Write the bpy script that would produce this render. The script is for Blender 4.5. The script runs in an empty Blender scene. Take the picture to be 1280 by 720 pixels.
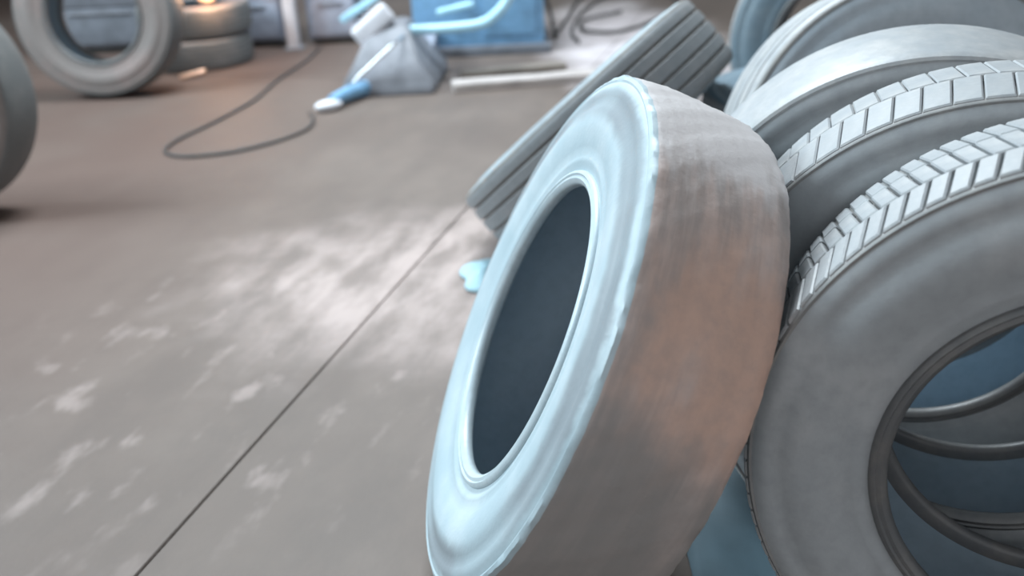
import bpy, bmesh, math, random
from mathutils import Vector, Matrix

S = bpy.context.scene
COL = S.collection
R = math.radians
PI = math.pi

# ------------------------------------------------------------------ camera
PITCH, ROLL = 25.2, -2.67
cam_d = bpy.data.cameras.new('camera')
cam = bpy.data.objects.new('camera', cam_d)
COL.objects.link(cam)
cam_d.sensor_width = 36.0
cam_d.lens = 36.0 * 1172.0 / 1280.0
fw = Vector((0, math.cos(R(PITCH)), -math.sin(R(PITCH))))
rt = Vector((1, 0, 0))
up = rt.cross(fw)
rt2 = rt * math.cos(R(ROLL)) + up * math.sin(R(ROLL))
up2 = up * math.cos(R(ROLL)) - rt * math.sin(R(ROLL))
M = Matrix((rt2, up2, -fw)).transposed().to_4x4()
M.translation = Vector((0, 0, 1.354))
cam.matrix_world = M
cam_d.clip_start = 0.05
cam_d.dof.use_dof = True
cam_d.dof.focus_distance = 1.55
cam_d.dof.aperture_fstop = 2.0
S.camera = cam

# ------------------------------------------------------------------ world, lights, exposure
S.view_settings.view_transform = 'Standard'
S.view_settings.look = 'None'
S.view_settings.gamma = 1.0
S.view_settings.exposure = 0.0
S.view_settings.use_curve_mapping = False
w = bpy.data.worlds.new('overcast_sky')
S.world = w
w.use_nodes = True
bg = w.node_tree.nodes['Background']
bg.inputs['Color'].default_value = (0.93, 0.96, 1.0, 1)
bg.inputs['Strength'].default_value = 0.95


def area(name, loc, target, size, size_y, power, color):
    l = bpy.data.lights.new(name, 'AREA')
    l.shape = 'RECTANGLE'
    l.size, l.size_y = size, size_y
    l.energy = power
    l.color = color
    o = bpy.data.objects.new(name, l)
    COL.objects.link(o)
    o.location = loc
    o.rotation_euler = (Vector(target) - Vector(loc)).to_track_quat('-Z', 'Y').to_euler()
    return o


# daylight falling through the high opening in the left wall
area('daylight_opening', (-6.3, 3.7, 4.5), (0.2, 2.0, 0.5), 2.6, 2.0, 760, (0.74, 0.91, 1.0))
# daylight through the roof light over the back of the shop
area('daylight_roof', (-0.6, 5.8, 5.5), (0.5, 2.6, 0), 2.4, 2.2, 630, (0.84, 0.94, 1.0))


# ------------------------------------------------------------------ materials
class NT:
    def __init__(self, name):
        self.m = bpy.data.materials.new(name)
        self.m.use_nodes = True
        self.t = self.m.node_tree
        self.b = self.t.nodes['Principled BSDF']
        tc = self.t.nodes.new('ShaderNodeTexCoord')
        self.obj = tc.outputs['Object']

    def node(self, typ, **kw):
        n = self.t.nodes.new(typ)
        for k, v in kw.items():
            setattr(n, k, v)
        return n

    def link(self, a, b):
        self.t.links.new(a, b)

    def noise(self, scale, detail=4, rough=0.55, vec=None, stretch=None, rotz=0.0):
        n = self.node('ShaderNodeTexNoise')
        n.inputs['Scale'].default_value = scale
        n.inputs['Detail'].default_value = detail
        n.inputs['Roughness'].default_value = rough
        v = vec or self.obj
        if stretch:
            if rotz:
                mr = self.node('ShaderNodeMapping')
                mr.inputs['Rotation'].default_value = (0, 0, rotz)
                self.link(v, mr.inputs['Vector'])
                v = mr.outputs['Vector']
            mp = self.node('ShaderNodeMapping')
            mp.inputs['Scale'].default_value = stretch
            self.link(v, mp.inputs['Vector'])
            v = mp.outputs['Vector']
        self.link(v, n.inputs['Vector'])
        return n.outputs['Fac']

    def ramp(self, fac, lo, hi, a=0.0, b=1.0):
        n = self.node('ShaderNodeMapRange')
        n.interpolation_type = 'SMOOTHSTEP'
        n.inputs['From Min'].default_value = lo
        n.inputs['From Max'].default_value = hi
        n.inputs['To Min'].default_value = a
        n.inputs['To Max'].default_value = b
        self.link(fac, n.inputs['Value'])
        return n.outputs['Result']

    def math(self, op, a, b):
        n = self.node('ShaderNodeMath', operation=op)
        for i, x in enumerate((a, b)):
            if isinstance(x, (int, float)):
                n.inputs[i].default_value = x
            else:
                self.link(x, n.inputs[i])
        return n.outputs[0]

    def mix(self, fac, a, b):
        n = self.node('ShaderNodeMix', data_type='RGBA')
        if isinstance(fac, (int, float)):
            n.inputs['Factor'].default_value = fac
        else:
            self.link(fac, n.inputs['Factor'])
        for s, x in (('A', a), ('B', b)):
            sock = [i for i in n.inputs if i.name == s and i.type == 'RGBA'][0]
            if isinstance(x, tuple):
                sock.default_value = x + (1,)
            else:
                self.link(x, sock)
        return [o for o in n.outputs if o.type == 'RGBA'][0]

    def bump(self, h, strength, dist):
        n = self.node('ShaderNodeBump')
        n.inputs['Strength'].default_value = strength
        n.inputs['Distance'].default_value = dist
        self.link(h, n.inputs['Height'])
        self.link(n.outputs['Normal'], self.b.inputs['Normal'])

    def out(self, color, rough=0.6, metal=0.0, spec=0.5):
        if isinstance(color, tuple):
            self.b.inputs['Base Color'].default_value = color + (1,)
        else:
            self.link(color, self.b.inputs['Base Color'])
        self.b.inputs['Roughness'].default_value = rough
        self.b.inputs['Metallic'].default_value = metal
        self.b.inputs['Specular IOR Level'].default_value = spec
        return self.m


def rubber(name, base, dust, lo=0.45, hi=0.75, scale=7.0, rough=0.5, stretch=None, spec=0.5, bump=0.25):
    n = NT(name)
    f = n.ramp(n.noise(scale, 5, 0.6, stretch=stretch), lo, hi)
    g = n.noise(38, 4, 0.6)
    c = n.mix(f, base, dust)
    c = n.mix(n.ramp(g, 0.35, 0.75, 0, 0.35), c, tuple(x * 0.72 for x in base))
    n.bump(n.noise(110, 3, 0.6), bump, 0.002)
    return n.out(c, rough, 0, spec)


def plain(name, color, rough=0.5, metal=0.0, vary=0.25, scale=9, spec=0.5):
    n = NT(name)
    c = n.mix(n.ramp(n.noise(scale, 4), 0.35, 0.7), color, tuple(x * (1 - vary) for x in color))
    n.bump(n.noise(60, 3), 0.12, 0.002)
    return n.out(c, rough, metal, spec)


MAT = {
    'side_pale': None,
    'side_grey': rubber('grey_sidewall_rubber', (0.31, 0.33, 0.345), (0.39, 0.40, 0.41), 0.4, 0.75, 6, 0.5),
    'side_dark': rubber('dark_sidewall_rubber', (0.38, 0.44, 0.49), (0.44, 0.49, 0.53), 0.4, 0.75, 6, 0.5),
    'side_blue': rubber('blue_grey_sidewall_rubber', (0.15, 0.215, 0.265), (0.20, 0.26, 0.30), 0.4, 0.75, 6, 0.5),
    'liner': rubber('inner_liner_rubber', (0.31, 0.40, 0.47), (0.37, 0.45, 0.51), 0.4, 0.8, 5, 0.55),
    'tread_pale': rubber('worn_tread_rubber', (0.315, 0.33, 0.345), (0.41, 0.405, 0.40), 0.35, 0.75, 14, 0.45),
    'tread_gap': rubber('tread_groove_rubber', (0.20, 0.20, 0.20), (0.27, 0.26, 0.25), 0.4, 0.7, 12, 0.6),
    'tread_mud': None,
    'tread_slate': rubber('slate_tread_rubber', (0.225, 0.245, 0.26), (0.29, 0.29, 0.295), 0.4, 0.75, 5, 0.55),
    'bead': rubber('bead_rubber', (0.40, 0.48, 0.52), (0.46, 0.53, 0.56), 0.4, 0.7, 10, 0.4),
    'bead_dark': rubber('dark_bead_rubber', (0.11, 0.115, 0.12), (0.16, 0.155, 0.15), 0.4, 0.7, 10, 0.45),
    'far_rubber': rubber('far_grey_rubber', (0.20, 0.175, 0.165), (0.26, 0.20, 0.185), 0.42, 0.7, 4, 0.6),
    'far_tread': rubber('far_dark_tread', (0.13, 0.135, 0.135), (0.18, 0.175, 0.17), 0.42, 0.7, 6, 0.6),
    'slate_steel': plain('slate_blue_steel', (0.36, 0.39, 0.47), 0.55, 0.0),
    'slate_dark': plain('dark_slate_steel', (0.17, 0.185, 0.215), 0.6),
    'grey_steel': plain('dull_grey_steel', (0.24, 0.25, 0.28), 0.55, 0.0),
    'blue_paint': plain('blue_machine_paint', (0.20, 0.40, 0.62), 0.45, 0.0),
    'cyan_paint': plain('pale_cyan_paint', (0.45, 0.75, 0.90), 0.35, 0.0, 0.12),
    'white_paint': plain('off_white_paint', (0.70, 0.71, 0.76), 0.4, 0.0, 0.12),
    'chrome': plain('bright_steel', (0.75, 0.76, 0.78), 0.25, 0.9, 0.1),
    'timber': plain('bleached_timber', (0.50, 0.45, 0.43), 0.75, 0.0, 0.3, 4),
    'brown_timber': plain('brown_timber', (0.26, 0.225, 0.195), 0.8, 0.0, 0.3, 4),
    'hose': plain('black_hose_rubber', (0.06, 0.06, 0.06), 0.5, 0.0),
    'rag': plain('pale_blue_cloth', (0.36, 0.54, 0.61), 0.9, 0.0, 0.12),
    'sheet': plain('blue_grey_sheet', (0.10, 0.15, 0.18), 0.7, 0.0, 0.15),
    'wall': plain('painted_block_wall', (0.50, 0.47, 0.44), 0.85, 0.0, 0.15, 1.2),
    'roof': plain('sheet_roof', (0.45, 0.46, 0.47), 0.6, 0.2, 0.15, 2),
    'copper': plain('glint_copper', (0.95, 0.62, 0.45), 0.3, 0.6, 0.1),
    'lamp_black': plain('black_lamp_plastic', (0.05, 0.05, 0.05), 0.5),
}


def glow(name, color, strength):
    n = NT(name)
    n.b.inputs['Emission Color'].default_value = color + (1,)
    n.b.inputs['Emission Strength'].default_value = strength
    return n.out(color, 0.4)


def mud_tread():
    """grey rubber caked with pinkish mud; one thick reddish cake on the side that lay in the dirt"""
    n = NT('mud_caked_tread')
    f = n.ramp(n.noise(4.2, 5, 0.6, stretch=(8.0, 0.8, 0.8)), 0.36, 0.66)
    c = n.mix(f, (0.32, 0.28, 0.265), (0.50, 0.405, 0.375))
    mp = n.node('ShaderNodeVectorMath', operation='DISTANCE')
    n.link(n.obj, mp.inputs[0])
    mp.inputs[1].default_value = (-0.07, 0.43, 0.25)
    d = n.math('ADD', mp.outputs['Value'], n.math('MULTIPLY', n.math('SUBTRACT', n.noise(7.0, 4, stretch=(2.2, 1, 1)), 0.5), 0.42))
    c = n.mix(n.ramp(d, 0.27, 0.06, 0, 0.85), c, (0.56, 0.36, 0.28))
    mp2 = n.node('ShaderNodeVectorMath', operation='DISTANCE')
    n.link(n.obj, mp2.inputs[0])
    mp2.inputs[1].default_value = (0.05, 0.47, -0.12)
    d2 = n.math('ADD', mp2.outputs['Value'], n.math('MULTIPLY', n.math('SUBTRACT', n.noise(8.0, 4), 0.5), 0.4))
    c = n.mix(n.ramp(d2, 0.36, 0.14, 0, 0.85), c, (0.215, 0.21, 0.205))
    g = n.noise(38, 4, 0.6)
    c = n.mix(n.ramp(g, 0.35, 0.75, 0, 0.3), c, (0.27, 0.235, 0.22))
    sp = n.node('ShaderNodeSeparateXYZ')                   # light on the crown put into the colour, paler towards the top
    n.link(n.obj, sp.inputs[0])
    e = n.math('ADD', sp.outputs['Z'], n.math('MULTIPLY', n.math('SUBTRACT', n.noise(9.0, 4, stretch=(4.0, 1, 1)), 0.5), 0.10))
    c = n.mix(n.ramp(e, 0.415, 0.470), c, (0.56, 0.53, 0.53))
    n.bump(n.noise(70, 4, 0.6), 0.35, 0.003)
    return n.out(c, 0.58, 0, 0.6)


def pale_sidewall():
    """dusty blue-grey rubber with a grey ring below the shoulder"""
    n = NT('dusty_sidewall_rubber')
    f = n.ramp(n.noise(5, 5, 0.6), 0.35, 0.75)
    c = n.mix(f, (0.32, 0.405, 0.445), (0.42, 0.49, 0.525))
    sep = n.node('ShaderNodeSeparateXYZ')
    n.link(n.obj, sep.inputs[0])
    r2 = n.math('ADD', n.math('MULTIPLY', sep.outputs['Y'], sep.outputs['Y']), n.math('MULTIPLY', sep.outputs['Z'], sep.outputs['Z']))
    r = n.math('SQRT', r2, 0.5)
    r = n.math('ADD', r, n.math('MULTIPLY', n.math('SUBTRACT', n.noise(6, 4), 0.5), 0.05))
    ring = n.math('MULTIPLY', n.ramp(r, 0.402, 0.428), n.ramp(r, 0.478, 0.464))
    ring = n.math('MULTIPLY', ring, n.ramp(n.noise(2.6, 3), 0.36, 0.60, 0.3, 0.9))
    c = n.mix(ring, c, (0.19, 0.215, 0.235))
    n.bump(n.noise(110, 3, 0.6), 0.25, 0.002)
    return n.out(c, 0.5, 0, 0.5)


MAT['tread_mud'] = mud_tread()
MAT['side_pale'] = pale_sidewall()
MAT['glow'] = glow('warm_lamp_glow', (1.0, 0.55, 0.33), 1.1)


def concrete():
    n = NT('dusty_workshop_concrete')
    o = n.obj
    base = n.mix(n.ramp(n.noise(0.9, 5, 0.6), 0.32, 0.70), (0.122, 0.094, 0.080), (0.158, 0.125, 0.107))
    base = n.mix(n.ramp(n.noise(5.0, 5, 0.65, stretch=(1.0, 0.45, 1), rotz=R(17)), 0.40, 0.68, 0, 0.55),
                 base, (0.106, 0.084, 0.073))
    sep = n.node('ShaderNodeSeparateXYZ')
    n.link(o, sep.inputs[0])
    # browner, darker ground towards the left side of the shop
    brown = n.math('MULTIPLY', n.ramp(n.math('MULTIPLY', sep.outputs['X'], -1.0), 0.55, 2.0),
                   n.ramp(n.noise(0.8, 4), 0.25, 0.6, 0.35, 1.0))
    base = n.mix(n.math('MULTIPLY', brown, 0.8), base, (0.098, 0.060, 0.048))

    # painted in: daylight pool with dust by the joint, floor glare at the back
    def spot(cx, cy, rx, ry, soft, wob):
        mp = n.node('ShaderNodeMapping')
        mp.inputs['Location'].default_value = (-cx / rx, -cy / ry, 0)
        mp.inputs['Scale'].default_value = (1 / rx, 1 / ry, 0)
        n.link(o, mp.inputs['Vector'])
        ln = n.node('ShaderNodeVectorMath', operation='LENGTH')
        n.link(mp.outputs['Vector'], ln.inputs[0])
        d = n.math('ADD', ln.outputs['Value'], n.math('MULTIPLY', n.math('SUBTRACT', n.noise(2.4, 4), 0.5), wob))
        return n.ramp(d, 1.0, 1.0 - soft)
    lit_patch = spot(-0.35, 3.0, 0.95, 0.85, 0.75, 1.0)
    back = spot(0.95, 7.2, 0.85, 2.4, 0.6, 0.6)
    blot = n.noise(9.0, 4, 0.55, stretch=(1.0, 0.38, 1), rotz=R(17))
    dust = n.math('MULTIPLY', lit_patch, n.ramp(blot, 0.30, 0.66, 0.25, 1.0))  # daylight pool and dust blotches in one mask
    pale = n.math('MULTIPLY', back, n.ramp(n.noise(4.0, 4), 0.3, 0.6, 0.6, 1.0))  # glare off the back floor, given as a pale colour
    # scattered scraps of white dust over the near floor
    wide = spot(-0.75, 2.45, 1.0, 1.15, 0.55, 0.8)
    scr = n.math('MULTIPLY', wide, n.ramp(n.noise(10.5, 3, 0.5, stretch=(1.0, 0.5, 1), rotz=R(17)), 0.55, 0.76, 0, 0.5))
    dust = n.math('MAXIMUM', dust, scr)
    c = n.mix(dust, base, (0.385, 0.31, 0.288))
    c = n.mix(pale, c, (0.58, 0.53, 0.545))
    n.bump(n.noise(45, 5, 0.65), 0.35, 0.004)
    return n.out(c, 0.62, 0, 0.45)


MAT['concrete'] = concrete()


# ------------------------------------------------------------------ mesh helpers
def link(name, me, mat, parent=None, loc=(0, 0, 0)):
    o = bpy.data.objects.new(name, me)
    COL.objects.link(o)
    if mat is not None and not me.materials:
        me.materials.append(MAT[mat])
    if parent is not None:
        o.parent = parent
    o.location = loc
    return o


def bm_mesh(bm, name, smooth=40):
    bmesh.ops.remove_doubles(bm, verts=bm.verts, dist=1e-6)
    bmesh.ops.recalc_face_normals(bm, faces=bm.faces)
    me = bpy.data.meshes.new(name)
    bm.to_mesh(me)
    bm.free()
    if smooth:
        for p in me.polygons:
            p.use_smooth = True
        me.set_sharp_from_angle(angle=R(smooth))
    return me


def revolve(prof, nseg=128, wob=None):
    """closed outline of (axial, radius) turned about the X axis"""
    bm = bmesh.new()
    rings = []
    for i in range(nseg):
        t = 2 * PI * i / nseg
        ring = []
        for (a, r) in prof:
            k = wob(t, a, r) if wob else 0.0
            ring.append(bm.verts.new((a, math.cos(t) * (r + k), math.sin(t) * (r + k))))
        rings.append(ring)
    m = len(prof)
    for i in range(nseg):
        A, B = rings[i], rings[(i + 1) % nseg]
        for j in range(m):
            bm.faces.new((A[j], A[(j + 1) % m], B[(j + 1) % m], B[j]))
    return bm


def add_box(bm, lo, hi, mat=None):
    vs = [bm.verts.new((x, y, z)) for x in (lo[0], hi[0]) for y in (lo[1], hi[1]) for z in (lo[2], hi[2])]
    if mat is not None:
        for v in vs:
            v.co = mat @ v.co
    for f in ((0, 1, 3, 2), (4, 6, 7, 5), (0, 4, 5, 1), (2, 3, 7, 6), (0, 2, 6, 4), (1, 5, 7, 3)):
        bm.faces.new([vs[i] for i in f])


def box_mesh(name, lo, hi, bevel=0.006, mat=None, seg=2):
    bm = bmesh.new()
    add_box(bm, lo, hi, mat)
    if bevel:
        bmesh.ops.bevel(bm, geom=bm.edges[:], offset=bevel, segments=seg, affect='EDGES', profile=0.6)
    return bm_mesh(bm, name, 45)


def tube_bm(pts, rad, n=10, bm=None):
    bm = bm or bmesh.new()
    pts = [Vector(p) for p in pts]
    rings = []
    side = None
    for i, p in enumerate(pts):
        d = (pts[min(i + 1, len(pts) - 1)] - pts[max(i - 1, 0)]).normalized()
        if side is None:
            side = d.cross(Vector((0, 0, 1)) if abs(d.z) < 0.9 else Vector((1, 0, 0))).normalized()
        side = (side - d * side.dot(d)).normalized()
        u = side.cross(d)
        r = rad[i] if isinstance(rad, (list, tuple)) else rad
        rings.append([bm.verts.new(p + (side * math.cos(2 * PI * k / n) + u * math.sin(2 * PI * k / n)) * r) for k in range(n)])
    for a, b in zip(rings, rings[1:]):
        for k in range(n):
            bm.faces.new((a[k], a[(k + 1) % n], b[(k + 1) % n], b[k]))
    bm.faces.new(rings[0])
    bm.faces.new(rings[-1][::-1])
    return bm


def spline(pts, n=10):
    pts = [Vector(p) for p in pts]
    P = [pts[0] * 2 - pts[1]] + pts + [pts[-1] * 2 - pts[-2]]
    out = []
    for i in range(1, len(P) - 2):
        a, b, c, d = P[i - 1:i + 3]
        for k in range(n):
            t = k / n
            out.append(0.5 * ((2 * b) + (c - a) * t + (2 * a - 5 * b + 4 * c - d) * t * t + (3 * b - a - 3 * c + d) * t ** 3))
    out.append(pts[-1])
    return out


def tag(o, label=None, cat=None, group=None, kind=None):
    for k, v in (('label', label), ('category', cat), ('group', group), ('kind', kind)):
        if v:
            o[k] = v
    return o


def empty(name, loc, label, cat, group=None):
    o = bpy.data.objects.new(name, None)
    o.empty_display_size = 0.1
    COL.objects.link(o)
    o.location = loc
    return tag(o, label, cat, group)


# ------------------------------------------------------------------ the shop: floor, walls, roof
floor = bpy.data.objects.new('floor', None)
COL.objects.link(floor)
floor['kind'] = 'structure'
JA, JB = Vector((-1.62, -1.2, 0)), Vector((1.93, 10.55, 0))      # direction of the joint that runs through the slab
jd = (JB - JA).normalized()
jn = Vector((jd.y, -jd.x, 0))
J0 = Vector((-0.82, 1.54, 0))
jang = math.atan2(jd.y, jd.x) - PI / 2
jm = Matrix.Translation(J0) @ Matrix.Rotation(math.atan2(jd.y, jd.x) - PI / 2, 4, 'Z')
for (x0, x1) in ((-14.0, -0.0022), (0.0022, 14.0)):
    for (y0, y1) in ((-9.0, 4.4978), (4.5022, 15.0)):
        bm = bmesh.new()
        add_box(bm, (x0, y0, -0.12), (x1, y1, 0.0))
        bmesh.ops.bevel(bm, geom=[e for e in bm.edges if all(v.co.z > -0.01 for v in e.verts)], offset=0.0025, segments=2, affect='EDGES')
        bmesh.ops.transform(bm, matrix=jm, verts=bm.verts)
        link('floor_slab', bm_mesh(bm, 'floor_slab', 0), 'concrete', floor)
sub = link('trim_1', box_mesh('joint_bed', (-15, -12, -0.2), (15, 17, -0.121), 0), 'lamp_black')
sub['kind'] = 'structure'


def wall_with_hole(name, axis, pos, thick, a0, a1, h, holes):
    """upright wall along X (axis 'y') or Y (axis 'x'), pierced by rectangular openings (a0,a1,z0,z1)"""
    xs = sorted({a0, a1} | {v for q in holes for v in q[:2]})
    zs = sorted({0.0, h} | {v for q in holes for v in q[2:]})
    bm = bmesh.new()
    for i in range(len(xs) - 1):
        for j in range(len(zs) - 1):
            cx, cz = (xs[i] + xs[i + 1]) / 2, (zs[j] + zs[j + 1]) / 2
            if any(q[0] < cx < q[1] and q[2] < cz < q[3] for q in holes):
                continue
            if axis == 'x':
                add_box(bm, (pos, xs[i], zs[j]), (pos + thick, xs[i + 1], zs[j + 1]))
            else:
                add_box(bm, (xs[i], pos, zs[j]), (xs[i + 1], pos + thick, zs[j + 1]))
    o = link(name, bm_mesh(bm, name, 0), 'wall')
    o['kind'] = 'structure'
    return o


wall_with_hole('wall_left', 'x', -6.8, 0.2, -3.0, 12.2, 5.6, [(2.0, 5.4, 2.9, 5.5)])
wall_with_hole('wall_back', 'y', 12.0, 0.2, -6.6, 6.6, 5.6, [(-3.4, -0.4, 0.0, 3.6)])
wall_with_hole('wall_right', 'x', 6.6, 0.2, -3.0, 12.2, 5.6, [])
bm = bmesh.new()
for q in ((-6.8, -3.0, -2.0, 12.2), (0.8, -3.0, 6.8, 12.2), (-2.0, -3.0, 0.8, 4.5), (-2.0, 7.1, 0.8, 12.2)):
    add_box(bm, (q[0], q[1], 5.6), (q[2], q[3], 5.7))
link('ceiling', bm_mesh(bm, 'ceiling', 0), 'roof')['kind'] = 'structure'

# ------------------------------------------------------------------ tyres
LIN = [(0.0, 0.462), (0.07, 0.457), (0.108, 0.434), (0.120, 0.395), (0.114, 0.350), (0.100, 0.312)]
SIDE = [(0.116, 0.306), (0.118, 0.318), (0.1225, 0.326), (0.1235, 0.334), (0.122, 0.341), (0.1275, 0.356), (0.1335, 0.380),
        (0.136, 0.402), (0.1345, 0.420), (0.1300, 0.432), (0.1275, 0.440), (0.1275, 0.452), (0.1285, 0.458), (0.1265, 0.468),
        (0.121, 0.480), (0.116, 0.486)]


def casing_profile():
    """left half then right half, as one closed outline: sidewalls, under-tread, inner liner"""
    outer = [(a, r) for a, r in SIDE] + [(0.110, 0.484), (0.05, 0.486)]
    half_in = LIN[::-1]                       # bead to crown, inside
    prof = [(a, r) for a, r in outer]
    prof += [(-a, r) for a, r in outer[::-1]]
    prof += [(-a, r) for a, r in half_in]
    prof += [(a, r) for a, r in half_in[::-1][1:]]
    return prof


BEAD = [(0.100, 0.312), (0.098, 0.292), (0.103, 0.284), (0.112, 0.2825), (0.120, 0.286), (0.1245, 0.2925), (0.1225, 0.299),
        (0.1255, 0.302), (0.1235, 0.3075), (0.119, 0.310)]


def tread_profile(grooves, depth, wid, edge_r=0.490):
    """worn tread band; grooves are axial positions"""
    def crown(a):
        return 0.501 - 0.5 * (a / 0.115) ** 2 * 0.014
    pts = [(-0.1205, 0.478), (-0.1225, 0.484), (-0.1195, edge_r), (-0.112, crown(0.112) - 0.001)]
    a = -0.104
    cuts = sorted(grooves)
    xs = [a + i * (0.208 / 16) for i in range(17)]
    line = [x for x in xs if all(abs(x - g) > wid * 0.9 for g in cuts)]
    items = [(x, crown(x)) for x in line]
    for g in cuts:
        items += [(g - wid / 2, crown(g)), (g - wid / 2 + 0.001, crown(g) - depth), (g + wid / 2 - 0.001, crown(g) - depth), (g + wid / 2, crown(g))]
    pts += sorted(items)
    pts += [(0.112, crown(0.112) - 0.001), (0.1195, edge_r), (0.1225, 0.484), (0.1205, 0.478)]
    pts += [(0.06, 0.480), (-0.06, 0.480)]
    return pts


def mesh_of(prof, name, nseg=128, smooth=38, wob=None):
    return bm_mesh(revolve(prof, nseg, wob), name, smooth)


CAS_ME = {}


def two_tone_casing(side, liner):
    key = side + liner
    if key in CAS_ME:
        return CAS_ME[key]
    prof = casing_profile()
    me = mesh_of(prof, 'casing', 144, 50)
    me.materials.append(MAT[side])
    me.materials.append(MAT[liner])
    for p in me.polygons:
        if p.index % len(prof) >= 2 * len(SIDE) + 4:        # the faces of the inner liner
            p.material_index = 1
    CAS_ME[key] = me
    return me


BEAD_ME = {}


def bead_mesh(sign, mat):
    k = (sign, mat)
    if k not in BEAD_ME:
        me = mesh_of([(a * sign, r) for a, r in BEAD], 'bead', 144, 50)
        me.materials.append(MAT[mat])
        BEAD_ME[k] = me
    return BEAD_ME[k]


def block_mesh(name, dt, a0, a1, skew, r_out, r_in, mat, chamfer=0.0025):
    """one tread block sitting astride angle 0, following the curve of the tyre"""
    bm = bmesh.new()
    rows = []
    nt = 3
    for lvl, (r, sh) in enumerate(((r_in, 0.0), (r_out - chamfer, 0.0), (r_out, chamfer))):
        loop = []
        for i in range(nt):
            loop.append((-dt / 2 + dt * i / (nt - 1), a0 + sh))
        for i in range(nt):
            loop.append((dt / 2 - dt * i / (nt - 1), a1 - sh))
        ring = []
        for t, a in loop:
            tt = t * (1 - sh / (dt * 0.5 * 0.5)) + skew * ((a - a0) / (a1 - a0) - 0.5)
            rr = r - 0.5 * (a / 0.115) ** 2 * 0.014
            ring.append(bm.verts.new((a, math.sin(tt) * rr, math.cos(tt) * rr)))
        rows.append(ring)
    for A, B in zip(rows, rows[1:]):
        for k in range(2 * nt):
            bm.faces.new((A[k], A[(k + 1) % (2 * nt)], B[(k + 1) % (2 * nt)], B[k]))
    T = rows[-1]
    bm.faces.new((T[0], T[1], T[4], T[5]))
    bm.faces.new((T[1], T[2], T[3], T[4]))
    me = bm_mesh(bm, name, 0)
    me.materials.append(MAT[mat])
    return me


def place(root, base, az, lean, s):
    """X axis of the tyre = direction its first sidewall faces; the wheel plane leans back by 'lean'"""
    a, l = R(az), R(lean)
    A = Vector((math.cos(a) * math.cos(l), math.sin(a) * math.cos(l), math.sin(l)))
    h = Vector((0, 0, 1)).cross(A).normalized()
    v = A.cross(h)
    m = Matrix((A, h, v)).transposed().to_4x4() @ Matrix.Scale(s, 4)
    # the tyre touches the ground with the shoulder it leans on
    low = max(0.484 * math.cos(l) + 0.1225 * abs(math.sin(l)), 0.4945 * math.cos(l) + 0.104 * abs(math.sin(l)), 0.501 * math.cos(l))
    if abs(lean) > 70:
        low = 0.136
    c = Vector((base[0], base[1], low * s + (base[2] if len(base) > 2 else 0)))
    root_loc = c - v * 0.5 * s
    m.translation = root_loc
    root.matrix_world = m


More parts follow.
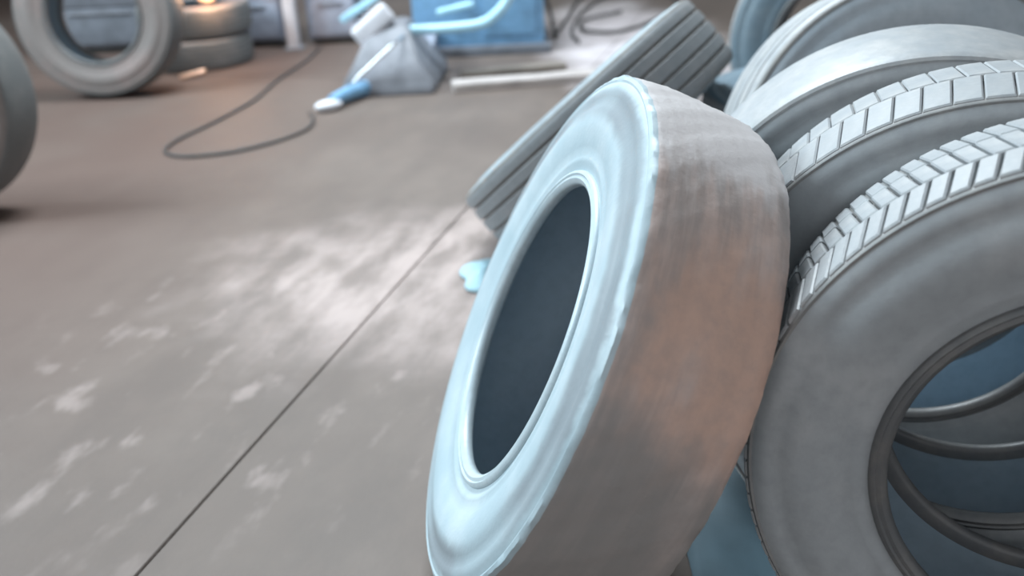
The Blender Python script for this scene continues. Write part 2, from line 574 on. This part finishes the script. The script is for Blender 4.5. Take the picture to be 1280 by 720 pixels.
def tyre(label, base, az, lean, group, s=1.0, side='side_grey', liner='liner', bead='bead_dark', tread='tread_pale', style='bald', name='truck_tyre'):
    root = empty(name, (0, 0, 0), label, 'tyre', group)
    place(root, base, az, lean, s)
    C = (0, 0, 0.5)
    link('casing', two_tone_casing(side, liner), None, root, C)
    for sg in (1, -1):
        link('bead', bead_mesh(sg, bead), None, root, C)
    if style == 'bald':
        link('tread', mesh_of(tread_profile([], 0, 0.004), 'tread', 144), tread, root, C)
    elif style == 'worn':
        rnd = random.Random(5)
        ph = [rnd.uniform(0, 6.28) for _ in range(6)]
        def wob(t, a, r):
            if r < 0.486:
                return 0.0
            return 0.0011 * math.sin(9 * t + ph[0]) + 0.0009 * math.sin(23 * t + 40 * a + ph[1]) + 0.0008 * math.sin(61 * t + 95 * a + ph[2]) + 0.0006 * math.sin(190 * a + ph[3] + 2 * math.sin(3 * t)) + (0.0012 * math.sin(83 * t + ph[4]) * math.sin(37 * t) if abs(a) > 0.111 else 0.0)
        me = mesh_of(tread_profile([], 0, 0.004), 'tread', 260, 38, wob)
        me.materials.append(MAT[tread])
        me.materials.append(MAT[side])
        for p in me.polygons:                              # the shoulder strip is sidewall rubber
            if p.center.x > 0.1125:
                p.material_index = 1
        link('tread', me, None, root, C)
    elif style == 'ribs':
        band = link('tread', mesh_of(tread_profile([-0.072, -0.026, 0.026, 0.072], 0.011, 0.007), 'tread', 144), 'tread_gap', root, C)
        cr = lambda a: 0.5025 - 0.5 * (a / 0.115) ** 2 * 0.014
        for lo, hi in ((-0.112, -0.0765), (-0.0675, -0.0305), (-0.0215, 0.0215), (0.0305, 0.0675), (0.0765, 0.112)):
            p = [(lo, 0.4885), (lo + 0.0005, cr(lo) - 0.002), (lo + 0.003, cr(lo + 0.003)), ((lo + hi) / 2, cr((lo + hi) / 2)),
                 (hi - 0.003, cr(hi - 0.003)), (hi - 0.0005, cr(hi) - 0.002), (hi, 0.4885)]
            link('tread_rib', mesh_of(p, 'tread_rib', 128), tread, band)
    elif style in ('sipes', 'blocks'):
        band = link('tread', mesh_of(tread_profile([], 0, 0.004, 0.4885), 'tread', 144), 'tread_gap', root, C)
        band.data = band.data.copy()
        for vtx in band.data.vertices:                      # the groove floor lies under the blocks
            r = math.hypot(vtx.co.y, vtx.co.z)
            if r > 0.4875:
                k = 0.4872 / r
                vtx.co.y *= k
                vtx.co.z *= k
        if style == 'sipes':
            N = 70
            rows = [(-0.117, -0.0015, 0.0), (0.0015, 0.117, 0.5)]
            gap, skew, ro = 0.055, 0.02, 0.4985
        else:
            N = 99
            rows = [(-0.117, -0.042, 0.0), (-0.039, 0.039, 0.5), (0.042, 0.117, 0.1)]
            gap, skew, ro = 0.15, 0.035, 0.4995
        step = 2 * PI / N
        for (a0, a1, off) in rows:
            sk = skew if a0 < -0.01 else (-skew if a0 > -0.02 and a0 > 0.0 else skew * 0.6)
            me = block_mesh('tread_block', step * (1 - gap), a0, a1, sk, ro, 0.484, tread)
            for k in range(N):
                b = link('tread_block', me, None, band)
                b.rotation_euler = (step * (k + off), 0, 0)
    return root


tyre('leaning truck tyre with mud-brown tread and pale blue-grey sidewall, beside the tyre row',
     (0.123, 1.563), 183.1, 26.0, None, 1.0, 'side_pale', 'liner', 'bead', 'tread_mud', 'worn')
ROW = 'truck tyres standing in a row'
tyre('grey truck tyre with chunky pale tread blocks, first of the row, nearest the camera', (0.852, 1.150), 249.9, 1.6, ROW, 1.0,
     'side_grey', 'liner', 'bead_dark', 'tread_pale', 'blocks')
tyre('truck tyre with fine crosswise cuts in its white tread, second in the row', (0.850, 1.465), 250.8, -0.2, ROW, 1.0,
     'side_grey', 'liner', 'bead_dark', 'tread_pale', 'sipes')
tyre('truck tyre with smooth bald white tread, third in the row', (0.852, 1.81), 254.6, -3.0, ROW, 1.0,
     'side_grey', 'liner', 'bead_dark', 'tread_pale', 'bald')
tyre('dark-sided truck tyre leaning back behind the bald tyre of the row', (1.106, 2.512), 270.0, 12.0, ROW, 1.0,
     'side_dark', 'liner', 'bead_dark', 'tread_pale', 'ribs')
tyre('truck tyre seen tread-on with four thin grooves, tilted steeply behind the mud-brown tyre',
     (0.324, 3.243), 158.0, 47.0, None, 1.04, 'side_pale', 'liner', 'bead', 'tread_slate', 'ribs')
tyre('blue-grey truck tyre standing upright at the back, between the tread-on tyre and the dark-sided tyre', (1.53, 4.2), 246, 4.0,
     None, 1.0, 'side_blue', 'liner', 'bead_dark', 'tread_pale', 'bald')
for k, lb in enumerate(('slate truck tyre lying flat on the floor under the steeply tilted tread-on tyre',
                        'slate truck tyre lying flat on another, propping up the steeply tilted tread-on tyre')):
    tyre(lb, (1.16 + 0.05 * k, 3.27, 0.2725 * k), 30 + 40 * k, 90, 'truck tyres lying flat behind the row', 1.0, 'side_blue', 'liner', 'bead_dark', 'tread_slate', 'bald')
tyre('dim grey truck tyre standing alone at the far left, hole facing the camera', (-2.52, 6.15), 269, 7.3, None, 1.0,
     'far_rubber', 'liner', 'bead_dark', 'far_tread', 'bald')
tyre('dim grey-brown truck tyre cut off by the left edge of the picture', (-2.49, 3.92), 268, 5.0, None, 1.0,
     'far_rubber', 'liner', 'bead_dark', 'far_tread', 'bald')
for k, lb in enumerate(('car tyre lying flat, bottom of the low stack under the glowing lamp',
                        'car tyre lying flat, top of the low stack, carrying the glowing lamp')):
    tyre(lb, (-2.24 + 0.02 * k, 7.06 + 0.02 * k, 0.2180 * k), 20 + 50 * k, 90, 'car tyres lying in a low stack', 0.80, 'far_rubber', 'liner', 'bead_dark',
         'far_tread', 'ribs', 'car_tyre')

# ------------------------------------------------------------------ warm work lamp on the low stack
lz = 0.2180 * 2
lamp = empty('work_lamp', (-2.04, 6.84, lz - 0.0005), 'small work lamp glowing warm orange on top of the low tyre stack', 'lamp')
bm = bmesh.new()
bmesh.ops.create_cone(bm, cap_ends=True, segments=24, radius1=0.060, radius2=0.050, depth=0.03, matrix=Matrix.Translation((0, 0, 0.015)))
link('lamp_base', bm_mesh(bm, 'lamp_base'), 'lamp_black', lamp)
link('glass', bm_mesh(tube_bm([(0, 0, z) for z in (0.03, 0.036, 0.05, 0.10, 0.17, 0.185, 0.19)], [0.03, 0.05, 0.058, 0.058, 0.056, 0.048, 0.03], 20), 'glass'), 'glow', lamp)
link('cap', bm_mesh(tube_bm([(0, 0, z) for z in (0.19, 0.195, 0.21, 0.225)], [0.05, 0.058, 0.05, 0.02], 20), 'cap'), 'lamp_black', lamp)
link('handle', bm_mesh(tube_bm([(0.05 * math.cos(t), 0, 0.21 + 0.07 * math.sin(t)) for t in [PI * i / 12 for i in range(13)]], 0.005, 8), 'handle'), 'chrome', lamp)
pl = bpy.data.lights.new('lamp_light', 'POINT')
pl.energy = 9
pl.color = (1.0, 0.55, 0.30)
pl.shadow_soft_size = 0.06
po = bpy.data.objects.new('lamp_light', pl)
COL.objects.link(po)
po.parent = lamp
po.location = (0.08, -0.14, 0.12)

# ------------------------------------------------------------------ cabinets and post at the back
def cabinet(label, x0, x1, y0, y1, h, mat='slate_steel'):
    t = empty('steel_cabinet', ((x0 + x1) / 2, (y0 + y1) / 2, 0), label, 'cabinet', 'steel cabinets along the back')
    cx, cy = (x1 - x0) / 2, (y1 - y0) / 2
    link('body', box_mesh('body', (-cx, -cy, 0.05), (cx, cy, h), 0.01), mat, t)
    link('plinth', box_mesh('plinth', (-cx + 0.03, -cy + 0.03, 0), (cx - 0.03, cy - 0.03, 0.06), 0.004), 'lamp_black', t)
    zs = [0.07, 0.07 + (h - 0.09) / 3, 0.07 + 2 * (h - 0.09) / 3, h - 0.02]
    for z0, z1 in zip(zs, zs[1:]):
        d = link('drawer', box_mesh('drawer', (-cx + 0.015, -cy - 0.018, z0 + 0.006), (cx - 0.015, -cy + 0.002, z1 - 0.006), 0.005), mat, t)
        link('handle', box_mesh('handle', (-cx * 0.5, -cy - 0.034, z1 - 0.05), (cx * 0.5, -cy - 0.016, z1 - 0.035), 0.004), 'grey_steel', d)
    return t


cabinet('slate blue steel cabinet nearest the low tyre stack', -2.16, -1.70, 7.56, 8.06, 0.95)
cabinet('dark slate steel cabinet behind the dim standing tyre, left of the low tyre stack', -3.60, -2.62, 7.6, 8.1, 0.95, 'slate_dark')
cabinet('slate blue steel cabinet between the grey post and the blue machine', -1.50, -1.12, 7.56, 8.06, 0.95)
post = empty('steel_post', (-1.60, 7.42, 0), 'pale grey steel post between the two slate blue cabinets', 'post')
link('shaft', box_mesh('shaft', (-0.045, -0.045, 0.012), (0.045, 0.045, 3.2), 0.008), 'white_paint', post)
link('base_plate', box_mesh('base_plate', (-0.07, -0.06, 0), (0.07, 0.06, 0.014), 0.003), 'grey_steel', post)

# ------------------------------------------------------------------ the blue machine
mc = empty('tyre_machine', (-0.55, 6.2, 0), 'blue tyre changing machine with pale pipe arm and white motor housing on the floor', 'machine')
MO = Vector((-0.55, 6.2, 0))


def L(p):
    return Vector(p) - MO


link('body', box_mesh('body', L((-0.62, 6.85, 0.06)), L((0.32, 7.6, 0.95)), 0.03), 'blue_paint', mc)
link('door', box_mesh('door', L((-0.12, 6.832, 0.14)), L((0.26, 6.852, 0.85)), 0.006), 'blue_paint', mc)
link('plinth', box_mesh('plinth', L((-0.66, 6.80, 0.0)), L((0.36, 7.64, 0.07)), 0.01), 'slate_dark', mc)
# low pedestal in front of the body, tapering up to the motor housing
bm = bmesh.new()
foot = [(-0.98, 5.72), (-0.42, 5.72), (-0.36, 6.4), (-0.92, 6.4)]
mid = [(-0.90, 5.80), (-0.52, 5.80), (-0.48, 6.4), (-0.86, 6.4)]
top = [(-0.80, 5.98), (-0.58, 5.98), (-0.58, 6.3), (-0.78, 6.3)]
rg = [[bm.verts.new(L((x, y, z))) for x, y in q] for q, z in ((foot, 0.0), (foot, 0.07), (mid, 0.20), (top, 0.38))]
for a, b in zip(rg, rg[1:]):
    for k in range(4):
        bm.faces.new((a[k], a[(k + 1) % 4], b[(k + 1) % 4], b[k]))
bm.faces.new(rg[0])
bm.faces.new(rg[-1])
bmesh.ops.recalc_face_normals(bm, faces=bm.faces)
bmesh.ops.bevel(bm, geom=bm.edges[:], offset=0.012, segments=2, affect='EDGES')
link('pedestal', bm_mesh(bm, 'pedestal', 45), 'grey_steel', mc)
link('connecting_beam', box_mesh('connecting_beam', L((-0.66, 6.3, 0.04)), L((-0.45, 6.86, 0.18)), 0.01), 'slate_steel', mc)
# motor housing, tipped
hm = Matrix.Translation(L((-0.80, 6.02, 0.375))) @ Matrix.Rotation(R(-38), 4, 'Y') @ Matrix.Rotation(R(12), 4, 'Z')
hb = link('motor_housing', box_mesh('motor_housing', (-0.13, -0.085, -0.06), (0.15, 0.10, 0.065), 0.035, hm, 4), 'white_paint', mc)
for i in range(4):
    link('cooling_fin', box_mesh('cooling_fin', (-0.09 + 0.045 * i, -0.07, 0.058), (-0.075 + 0.045 * i, 0.08, 0.078), 0.003, hm), 'white_paint', hb)
# pipe arm with an elbow
pipe = spline([L((-0.70, 6.1, 0.325)), L((-0.50, 6.1, 0.325)), L((-0.30, 6.1, 0.328)), L((-0.12, 6.1, 0.345)), L((-0.02, 6.1, 0.40)), L((0.06, 6.1, 0.49)), L((0.10, 6.1, 0.62)), L((0.10, 6.1, 0.80))], 8)
pa = link('pipe_arm', bm_mesh(tube_bm(pipe, 0.032, 14), 'pipe_arm'), 'cyan_paint', mc)
link('flange', bm_mesh(tube_bm([L((-0.675, 6.1, 0.325)), L((-0.665, 6.1, 0.325)), L((-0.635, 6.1, 0.325)), L((-0.625, 6.1, 0.325))], [0.04, 0.05, 0.05, 0.04], 16), 'flange'), 'white_paint', pa)
lm = Matrix.Translation(L((-0.28, 6.32, 0.415))) @ Matrix.Rotation(R(-11), 4, 'Y')
link('lever', box_mesh('lever', (-0.13, -0.03, -0.02), (0.12, 0.03, 0.02), 0.014, lm, 3), 'cyan_paint', mc)
link('lever_stem', bm_mesh(tube_bm([L((-0.28, 6.32, 0.41)), L((-0.28, 6.6, 0.36)), L((-0.28, 6.87, 0.34))], 0.014, 10), 'lever_stem'), 'blue_paint', mc)
bmx = Matrix.Translation(L((-0.90, 6.2, 0.455))) @ Matrix.Rotation(R(-30), 4, 'Y')
link('bracket', box_mesh('bracket', (-0.13, -0.04, -0.022), (0.16, 0.04, 0.022), 0.01, bmx), 'cyan_paint', mc)
link('bracket_arm', bm_mesh(tube_bm([L((-0.90, 6.2, 0.45)), L((-0.78, 6.18, 0.40)), L((-0.72, 6.15, 0.36))], 0.02, 10), 'bracket_arm'), 'grey_steel', mc)
link('pull_rod', bm_mesh(tube_bm([L((-0.90, 5.70, 0.10)), L((-0.865, 5.70, 0.135)), L((-0.64, 5.70, 0.315)), L((-0.60, 5.85, 0.33)), L((-0.60, 6.0, 0.33))], 0.010, 10), 'pull_rod'), 'chrome', mc)
og = link('outrigger', bm_mesh(tube_bm([L((-0.72, 5.95, 0.05)), L((-0.92, 5.62, 0.055)), L((-1.0, 5.46, 0.05))], [0.05, 0.045, 0.035], 12), 'outrigger'), 'blue_paint', mc)
bm = bmesh.new()
bmesh.ops.create_uvsphere(bm, u_segments=20, v_segments=12, radius=1.0, matrix=Matrix.Translation(L((-1.02, 5.43, 0.032))) @ Matrix.Rotation(R(30), 4, 'Z') @ Matrix.Diagonal((0.085, 0.05, 0.032, 1)))
link('foot_pad', bm_mesh(bm, 'foot_pad', 60), 'white_paint', og)

# ------------------------------------------------------------------ hoses
def hose(label, pts, rad, name='air_hose', group=None):
    o = link(name, bm_mesh(tube_bm(spline(pts, 12), rad, 8), name), 'hose')
    return tag(o, label, 'hose', group)


hose('thin black air hose looping over open floor from the white foot of the machine',
     [(-1.13, 5.38, 0.009), (-1.08, 5.22, 0.009), (-1.08, 5.0, 0.009), (-1.22, 4.78, 0.009), (-1.42, 4.63, 0.009), (-1.63, 4.60, 0.009), (-1.76, 4.72, 0.009),
      (-1.75, 4.93, 0.009), (-1.66, 5.22, 0.009), (-1.58, 5.52, 0.009), (-1.53, 5.78, 0.009), (-1.50, 6.3, 0.009), (-1.42, 6.9, 0.009), (-1.40, 7.40, 0.009)], 0.0085)
hose('black hose curving over the pale floor, nearer the blue machine', [(0.337, 7.4, 0.36), (0.385, 7.36, 0.22), (0.41, 7.30, 0.08), (0.42, 7.32, 0.02), (0.46, 7.6, 0.014), (0.58, 8.2, 0.014), (0.72, 9.0, 0.014), (0.95, 9.8, 0.014), (1.4, 10.4, 0.014)], 0.014, 'air_hose', 'hoses on the pale floor')
hose('black hose coiled in a loop on the pale floor', [(0.58, 7.10, 0.014), (0.57, 7.6, 0.014), (0.74, 8.5, 0.014), (1.05, 9.3, 0.014), (1.5, 9.5, 0.014), (1.62, 8.7, 0.014), (1.25, 7.85, 0.014), (0.92, 7.45, 0.014), (0.66, 7.5, 0.03), (0.70, 7.95, 0.03), (1.05, 8.3, 0.030)], 0.014, 'air_hose', 'hoses on the pale floor')

# ------------------------------------------------------------------ beams lying on the floor in front of the machine
def beam(label, a, b, wdt, h, mat):
    a, b = Vector(a), Vector(b)
    d = b - a
    m = Matrix.Translation(a) @ Matrix.Rotation(math.atan2(d.y, d.x), 4, 'Z')
    bm = bmesh.new()
    n = 6
    ln = d.length
    rnd = random.Random(len(label))
    rows = []
    for i in range(n + 1):
        x = ln * i / n
        j = [rnd.uniform(-0.004, 0.004) for _ in range(4)]
        rows.append([bm.verts.new(m @ Vector(p)) for p in ((x, -wdt / 2 + j[0], 0), (x, wdt / 2 + j[1], 0), (x, wdt / 2 + j[2], h + j[3]), (x, -wdt / 2, h))])
    for p, q in zip(rows, rows[1:]):
        for k in range(4):
            bm.faces.new((p[k], p[(k + 1) % 4], q[(k + 1) % 4], q[k]))
    bm.faces.new(rows[0])
    bm.faces.new(rows[-1])
    bmesh.ops.recalc_face_normals(bm, faces=bm.faces)
    bmesh.ops.bevel(bm, geom=bm.edges[:], offset=0.006, segments=1, affect='EDGES')
    return tag(link('timber_beam', bm_mesh(bm, 'timber_beam', 30), mat), label, 'beam', 'beams on the floor by the machine')


beam('bleached pale beam lying on the floor, in front of the brown beam', (-0.31, 5.78, 0), (0.80, 5.95, 0), 0.14, 0.055, 'timber')
beam('dull brown beam lying on the floor, between the pale beam and the blue machine', (-0.27, 6.10, 0), (0.42, 6.24, 0), 0.10, 0.05, 'brown_timber')

# ------------------------------------------------------------------ small things near the tyres
bm = bmesh.new()
rnd = random.Random(3)
rings = []
for i in range(9):
    q = i / 8
    ring = []
    for k in range(28):
        t = 2 * PI * k / 28
        rad = q * (0.105 + 0.012 * math.sin(3 * t + 1) + 0.008 * math.sin(5 * t) + 0.004 * math.sin(8 * t + 2))
        hgt = 0.004 + 0.042 * (1 - q * q) * (0.75 + 0.25 * math.sin(4 * t + 6 * q) * math.cos(9 * q)) + 0.006 * math.sin(7 * t + 3) * q * (1 - q)
        ring.append(bm.verts.new((rad * math.cos(t), 1.25 * rad * math.sin(t), hgt)))
    rings.append(ring)
for a, b in zip(rings, rings[1:]):
    for k in range(28):
        bm.faces.new((a[k], a[(k + 1) % 28], b[(k + 1) % 28], b[k]))
bmesh.ops.dissolve_degenerate(bm, dist=1e-5, edges=bm.edges)
me = bm_mesh(bm, 'crumpled_rag', 180)
rag = link('crumpled_rag', me, 'rag', None, (-0.075, 2.98, 0.0))
so = rag.modifiers.new('thickness', 'SOLIDIFY')
so.thickness = 0.004
so.offset = 1
tag(rag, 'small crumpled pale blue rag on the floor at the edge of the leaning mud-brown tyre', 'rag')

bm = bmesh.new()
bmp = Matrix.Translation((-2.13, 6.52, 0.03)) @ Matrix.Rotation(R(24), 4, 'Z') @ Matrix.Rotation(R(-8), 4, 'Y')
bar = link('glint_bar', box_mesh('glint_bar', (-0.09, -0.025, -0.012), (0.09, 0.025, 0.012), 0.011, bmp, 3), 'copper')  # bar added to stand in for the orange lamp glint
tag(bar, 'short orange bar added as the lamp glint, lying on the floor against the low tyre stack', 'bar')

bm = bmesh.new()
rnd = random.Random(8)
g = []
for i in range(13):
    g.append([bm.verts.new((0.34 + 0.024 * i + rnd.uniform(-0.005, 0.005), 1.22 + 0.05 * j + rnd.uniform(-0.008, 0.008), 0.004 + 0.006 * (0.5 + 0.5 * math.sin(1.3 * i + 0.8 * j)) + rnd.uniform(0, 0.002))) for j in range(13)])
for i in range(12):
    for j in range(12):
        bm.faces.new((g[i][j], g[i + 1][j], g[i + 1][j + 1], g[i][j + 1]))
sheet = link('bluish_light_sheet', bm_mesh(bm, 'bluish_light_sheet', 180), 'sheet')  # sheet added to colour the floor as if in bluish light
so = sheet.modifiers.new('thickness', 'SOLIDIFY')
so.thickness = 0.003
so.offset = -1
tag(sheet, 'blue-grey sheet added for bluish light on the floor between the leaning tyre and the row', 'sheet')
